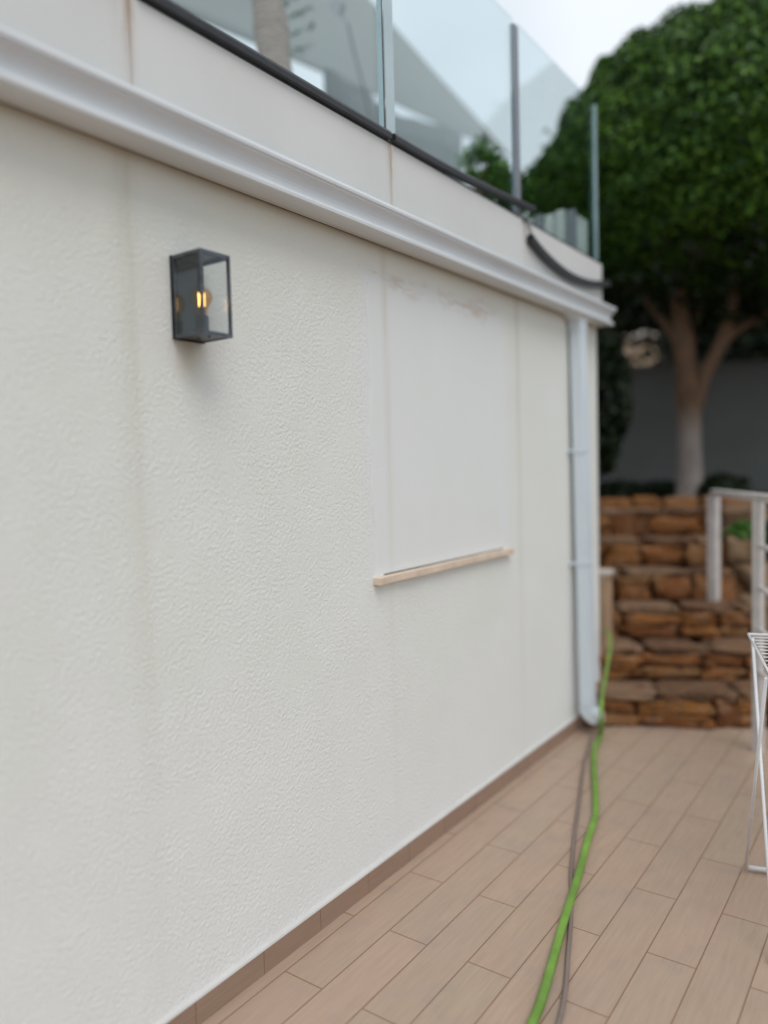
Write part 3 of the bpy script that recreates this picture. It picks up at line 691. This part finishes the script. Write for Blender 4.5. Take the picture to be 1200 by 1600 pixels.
# rockery
rk = thing('rockery_wall', 'rockery of tan boulders to the right of the brown stone steps', 'stone wall', loc2(1.6, .9, 0))
bm = bmesh.new()
c4 = [loc2(1.02, .42, 0), loc2(5.0, .42, 0), loc2(5.0, 2.9, 0), loc2(1.02, 2.9, 0)]
lo = [bm.verts.new(p) for p in c4]; hi = [bm.verts.new(loc2(a, b_, 1.12)) for a, b_ in ((1.02, 1.65), (5.0, 1.65), (5.0, 2.9), (1.02, 2.9))]
for i in range(4): bm.faces.new((lo[i], lo[(i+1) % 4], hi[(i+1) % 4], hi[i]))
bm.faces.new(hi); obj('earth_core', bm, M['mortar'], rk)
bm = bmesh.new()
for row in range(6):
    x = 1.0+rs.uniform(0, .15)
    while x < 4.9:
        w = rs.uniform(.2, .46); z = row*.195+.10
        boulder(bm, loc2(x+w/2, .44+row*.235, z), (w/2, .2, .13*rs.uniform(.85, 1.15)), Rz+rs.uniform(-.3, .3), rs.random()*60, 3, .3); x += w*.97
obj('boulders', bm, M['boulder'], rk, smooth=True)
# planting bed on top
bm = bmesh.new(); c4 = [loc2(-4.5, 1.75, 0), loc2(5, 1.75, 0), loc2(5, 6.5, 0), loc2(-4.5, 6.5, 0)]
lo = [bm.verts.new(p+Vector((0, 0, -.01))) for p in c4]; hi = [bm.verts.new(p+Vector((0, 0, 1.17))) for p in c4]
for i in range(4): bm.faces.new((lo[i], lo[(i+1) % 4], hi[(i+1) % 4], hi[i]))
bm.faces.new(hi); bm.faces.new(lo[::-1]); o = obj('planting_bed', bm, M['soil']); tag(o, kind='structure')
# stones along the top edge
ed = thing('edging_stones', 'row of rough brown stones edging the planting bed at the top of the steps', 'stone edging', loc2(0, 1.85, 1.17))
bm = bmesh.new(); x = -1.2
while x < 1.4:
    w = rs.uniform(.16, .3); boulder(bm, loc2(x+w/2, 1.9, 1.19), (w/2, .12, .065*rs.uniform(.8, 1.3)), Rz, rs.random()*60, 3, .25); x += w
obj('stones', bm, M['stone'], ed, smooth=True)

# grey garden wall
gw = thing('garden_wall', 'plain grey garden wall in deep shade behind the tree', 'garden wall', loc2(0, 4.7, 1.17))
def slab(a0, a1, b0, b1, z0, z1):
    bm = bmesh.new(); P4 = [(a0, b0), (a1, b0), (a1, b1), (a0, b1)]
    lo = [bm.verts.new(loc2(a, b_, z0)) for a, b_ in P4]; hi = [bm.verts.new(loc2(a, b_, z1)) for a, b_ in P4]
    for i in range(4): bm.faces.new((lo[i], lo[(i+1) % 4], hi[(i+1) % 4], hi[i]))
    bm.faces.new(hi); bm.faces.new(lo[::-1]); bmesh.ops.recalc_face_normals(bm, faces=bm.faces); return bm
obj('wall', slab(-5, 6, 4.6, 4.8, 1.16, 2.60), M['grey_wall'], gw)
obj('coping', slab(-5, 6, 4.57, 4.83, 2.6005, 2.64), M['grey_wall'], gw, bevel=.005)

# clipped dome tree
tb = dep(1078, 785, 7.0); tb.z = 1.165
tree = thing('dome_tree', 'large tree clipped to a dense green dome on a forked pale trunk', 'tree', tb)
fork = dep(1080, 610, 6.95)
def limb(pts, rads):
    P = smooth_path(pts, 8); n = len(P); r_ = [np.interp(i/(n-1), np.linspace(0, 1, len(rads)), rads) for i in range(n)]
    r_ = [x*(1+.07*noise.noise(P[i]*4)) for i, x in enumerate(r_)]; return P, r_
bm = bmesh.new()
for pts, rads in (([tb-Vector((0, 0, .05)), dep(1078, 740, 7), dep(1077, 680, 6.95), dep(1074, 610, 6.95), dep(1068, 540, 6.95), dep(1060, 470, 7.0), dep(1050, 400, 7)], [.140, .112, .104, .100, .092, .08, .06]),
                  ([dep(1084, 640, 6.95), dep(1098, 590, 6.9), dep(1122, 545, 6.85), dep(1138, 500, 6.8), dep(1150, 440, 6.8)], [.075, .07, .06, .055, .04]),
                  ([dep(1122, 545, 6.85), dep(1150, 515, 6.9), dep(1190, 495, 7.0), dep(1240, 460, 7.0)], [.05, .045, .04, .03]),
                  ([dep(1072, 560, 6.95), dep(1050, 520, 7.0), dep(1020, 480, 7.1), dep(985, 440, 7.1)], [.055, .045, .04, .03]),
                  ([dep(1074, 585, 6.95), dep(1082, 520, 7.2), dep(1100, 460, 7.3)], [.06, .05, .04])):
    P, r_ = limb(pts, rads); tube(bm, P, r_, 14, upv=Vector((0, 1, 0)))
obj('trunk', bm, M['bark'], tree, smooth=True)
cc = dep(1205, 318, 7.15); rad = (2.22, 2.15, 1.70)
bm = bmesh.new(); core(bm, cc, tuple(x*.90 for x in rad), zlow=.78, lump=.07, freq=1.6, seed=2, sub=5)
cr_ = obj('crown_dark_core', bm, M['leaf_dark'], tree, smooth=True)  # dark core added inside the crown to block light
P, D = ellip_leaves(cc, rad, 150000, seed=2, lump=.07, zlow=.88, shell=.10, freq=1.6)
rs_ = np.random.RandomState(8); tw_ = P[rs_.randint(0, len(P), 220)]; dv = tw_-np.array(cc); dv /= np.linalg.norm(dv, axis=1)[:, None]
tp_ = np.concatenate([tw_+dv*(.03+.11*rs_.rand(220)[:, None])*k/4+rs_.normal(size=(220, 3))*.018 for k in range(1, 5) for _ in range(3)])   # stray shoots
P = P*1.0; k2 = 1+.035*np.array([noise.noise(Vector(q)*4.2) for q in P]); P = np.array(cc)+(P-np.array(cc))*k2[:, None]
P = np.concatenate([P, tp_]); D = np.concatenate([D, np.tile(dv, (12, 1))])
leaves('crown', P, D, .028, M['leaf'], tree, .6, .8)
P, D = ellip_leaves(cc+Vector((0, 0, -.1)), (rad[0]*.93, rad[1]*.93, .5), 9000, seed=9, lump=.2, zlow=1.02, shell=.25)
k = P[:, 2] < cc.z-.55; leaves('shaded_lower_leaves', P[k], D[k], .05, M['leaf_dark'], tree, .6, 1)  # underside leaves take the darker green, crown shade put into colour

# ivy column beside the corner
def shrub(name, label, cat, c, rad, n, mat, size=.035, seed=3, group=None, zl=None):
    base = Vector((c[0], c[1], c[2]-rad[2])); t = thing(name, label, cat, base, group)
    bm = bmesh.new(); core(bm, c, tuple(x*.72 for x in rad), lump=.2, freq=2.5, seed=seed, sub=3); obj('branches', bm, M['leaf_dark'], t, smooth=True)
    P, D = ellip_leaves(c, rad, n, seed=seed, lump=.35, shell=.5, freq=2.5); leaves('foliage', P, D, size, mat, t, .6, 1)
    return t
shrub('ivy_bush', 'tall dark ivy bush squeezed against the house corner', 'bush', dep(935, 630, 6.6), (.22, .22, .72), 6000, M['leaf_dark'], .045, 11)
shrub('ground_plant', 'low dark plant at the top of the steps beside the house corner', 'plant', dep(975, 775, 7.6), (.3, .2, .13), 1500, M['leaf_dark'], .04, 12, 'plants in the bed under the tree')
shrub('ground_plant', 'low dark plant at the foot of the grey wall left of the tree trunk', 'plant', dep(1030, 772, 7.9), (.22, .2, .12), 1200, M['leaf_dark'], .04, 13, 'plants in the bed under the tree')
shrub('ground_plant', 'rounded dark plant right of the tree trunk behind the railing', 'plant', dep(1125, 768, 6.9), (.22, .2, .15), 1500, M['leaf_dark'], .04, 14, 'plants in the bed under the tree')
shrub('rockery_plant', 'bright green tuft growing between the rockery boulders behind the railing', 'plant', dep(1163, 836, 5.6), (.10, .09, .09), 600, M['leaf_bright'], .035, 15)
shrub('rockery_plant', 'green plant at the right edge of the rockery beside the picture edge', 'plant', dep(1212, 838, 5.4), (.10, .09, .10), 600, M['leaf'], .035, 16)
# background hedge in three blocks behind the grey wall
def hedge(label, x0, x1, y0, y1, D0, n, seed, th=.7, mat='leaf_dark'):
    a = dep(x0, (y0+y1)/2, D0); b_ = dep(x1, (y0+y1)/2, D0); zt = dep(x0, y0, D0).z; zb = dep(x0, y1, D0).z
    t = thing('hedge', label, 'hedge', ((a.x+b_.x)/2, (a.y+b_.y)/2, zb), 'dark hedges behind the grey wall')
    rs_ = np.random.RandomState(seed); s = rs_.rand(n); z = zb+(zt-zb)*rs_.rand(n); dd = np.array((b_-a).normalized()); nn = np.array([-dd[1], dd[0], 0])
    P = np.array(a)[None]*(1-s)[:, None]+np.array(b_)[None]*s[:, None]; P[:, 2] = z; P += nn[None]*((rs_.rand(n)-.5)*th)[:, None]
    bm = bmesh.new(); q = [a-Vector(nn)*th*.28, b_-Vector(nn)*th*.28, b_+Vector(nn)*th*.28, a+Vector(nn)*th*.28]
    lo = [bm.verts.new((p.x, p.y, zb)) for p in q]; hi = [bm.verts.new((p.x, p.y, zt-.1)) for p in q]
    for i in range(4): bm.faces.new((lo[i], lo[(i+1) % 4], hi[(i+1) % 4], hi[i]))
    bm.faces.new(hi); obj('branches', bm, M[mat], t)
    leaves('foliage', P, rs_.normal(size=(n, 3)), .07, M[mat], t, .6, .5)
hedge('dark hedge behind the grey wall to the right of the tree trunk', 1036, 1500, 420, 600, 10.5, 9000, 21)
hedge('dark hedge behind the grey wall nearest the house corner', 700, 958, 440, 600, 10.5, 6000, 22)
hedge('dark hedge top over the bright gap above the grey wall', 950, 1045, 430, 512, 10.5, 2500, 23)
t = thing('hedge', 'thin hedge part with bright gaps above the grey wall', 'hedge', (dep(1000, 560, 10.4).x, dep(1000, 560, 10.4).y, 2.8), 'dark hedges behind the grey wall')
rs_ = np.random.RandomState(4); n = 230; P = np.array([dep(955+90*rs_.rand(), 515+75*rs_.rand(), 10.2+.5*rs_.rand()) for _ in range(n)])
leaves('foliage', P, rs_.normal(size=(n, 3)), .06, M['leaf_dark'], t, .6, .5)
tw = thing('neighbour_house', 'sunlit sandy neighbouring house glimpsed through gaps in the hedge', 'house', loc2(0, 12, 0))
obj('wall', slab(-6, 8, 11.5, 16, 0, 4.0), M['tan_wall'], tw)
obj('roof', slab(-6.2, 8.2, 11.3, 16.2, 4.0005, 4.15), M['cap'], tw)

# ================================================================== RAILING, AIRER, HOSES
rl = thing('metal_railing', 'weathered white metal handrail with square posts beside the stone steps', 'railing', loc2(.75, .3, 0))
pA, pA0 = dep(1115, 774, 5.2), dep(1115, 975, 5.2)
pB, pB0 = dep(1185, 783, 4.0), dep(1185, 1190, 4.0)
def sqbar(bm, a, b_, w=.02, up=Vector((.3, .8, .1))):
    tube(bm, [Vector(a), Vector(b_)], 0, prof=[(-w, -w), (w, -w), (w, w), (-w, w)], upv=up)
pA0 = Vector((pA.x, pA.y, pA0.z)); pB0 = Vector((pB.x, pB.y, 0.0))
bm = bmesh.new(); sqbar(bm, pA0, pA, .030); obj('post', bm, M['post'], rl, bevel=.003)
bm = bmesh.new(); sqbar(bm, pB0, pB, .022); obj('post', bm, M['post'], rl, bevel=.003)
dirR = (pB-pA); pC = pB+dirR*1.6; pC0 = Vector((pC.x, pC.y, 0))
bm = bmesh.new(); sqbar(bm, pC0, pC-Vector((0, 0, .031)), .022); obj('post', bm, M['post'], rl, bevel=.003)
bm = bmesh.new(); sqbar(bm, pA+Vector((0, 0, .02))-dirR*.02, pC+Vector((0, 0, .02)), .018); obj('handrail', bm, M['post'], rl, bevel=.003)
for z in (1.10, .88, .66, .44):
    bm = bmesh.new(); sqbar(bm, Vector((pB.x, pB.y, z)), Vector((pC.x, pC.y, z)), .010); obj('crossbar', bm, M['post'], rl)
# clothes airer
A0 = Vector((1.125, 3.07, .9)); zt = A0.z
ar = thing('clothes_airer', 'white wire clothes airer standing at the right edge of the terrace', 'clothes airer', (A0.x+.4, A0.y-.3, 0))
ax = Vector((.158, -.547, 0)).normalized(); ay = Vector((-ax.y, ax.x, 0)); ay = ay if ay.x > 0 else -ay
def ap(a, b_, z): return Vector((A0.x, A0.y, 0))+ax*a+ay*b_+Vector((0, 0, z))
Wd = .56; Ln = .60
bm = bmesh.new(); tube(bm, [ap(0, 0, zt), ap(Ln, 0, zt), ap(Ln, Wd, zt), ap(0, Wd, zt)], .0055, 8, closed=True); obj('top_frame', bm, M['white_metal'], ar, smooth=True)
for i in range(1, 12):
    bm = bmesh.new(); tube(bm, [ap(Ln*i/12, .008, zt), ap(Ln*i/12, Wd-.008, zt)], .002, 6); obj('wire', bm, M['white_metal'], ar)
for i, b_ in enumerate((0.0, Wd)):
    for a0, a1 in ((.02, Ln-.02), (Ln-.02, .02)):
        d_ = .012 if a0 < .5 else -.012
        bm = bmesh.new(); tube(bm, [ap(a0, b_+d_, zt-.01), ap(a1, b_+d_, .01)], .0055, 8); obj('leg', bm, M['white_metal'], ar, smooth=True)
for a_ in (.02, Ln-.02):
    bm = bmesh.new(); tube(bm, [ap(a_, 0, .02), ap(a_, Wd, .02)], .009, 8); obj('foot_bar', bm, M['white_metal'], ar, smooth=True)
# hoses
def hose(name, pts, r_, mat, label):
    P = smooth_path(pts, 12); bm = bmesh.new(); rl_ = [r_*(1 if q.z < .06 else max(.65, 1-(q.z-.06)*1.6)) for q in P]; tube(bm, P, rl_, 12); o = obj(name, bm, mat, None, smooth=True, origin=pts[0]); return tag(o, label, 'hose', 'hoses on the terrace floor')
def fz(pts, z): return [(x, y, z) for x, y in pts]
g1 = fz([(.93, 1.0), (.85, 1.5), (.792, 1.886), (.765, 2.02), (.686, 2.349), (.611, 2.684), (.545, 2.95), (.495, 3.17), (.40, 3.43), (.288, 3.715), (.21, 3.95), (.168, 4.15)], .017)
u1 = [tuple(dep(939, 1118, 4.25)), tuple(dep(941, 1085, 4.32)), tuple(dep(949, 1040, 4.45)), tuple(dep(954, 1000, 4.58)), tuple(dep(948, 985, 4.75))]
hose('garden_hose', g1+u1, .0145, M['hose_green'], 'bright green garden hose running along the terrace floor to the downpipe')
g2 = fz([(1.0, .9), (.90, 1.5), (.850, 1.92), (.745, 2.25), (.655, 2.50), (.585, 2.671), (.47, 3.0), (.385, 3.262), (.24, 3.70), (.13, 4.10)], .0105)
hose('garden_hose', g2, .0075, M['hose_grey'], 'thin brown-grey hose lying beside and under the green garden hose')
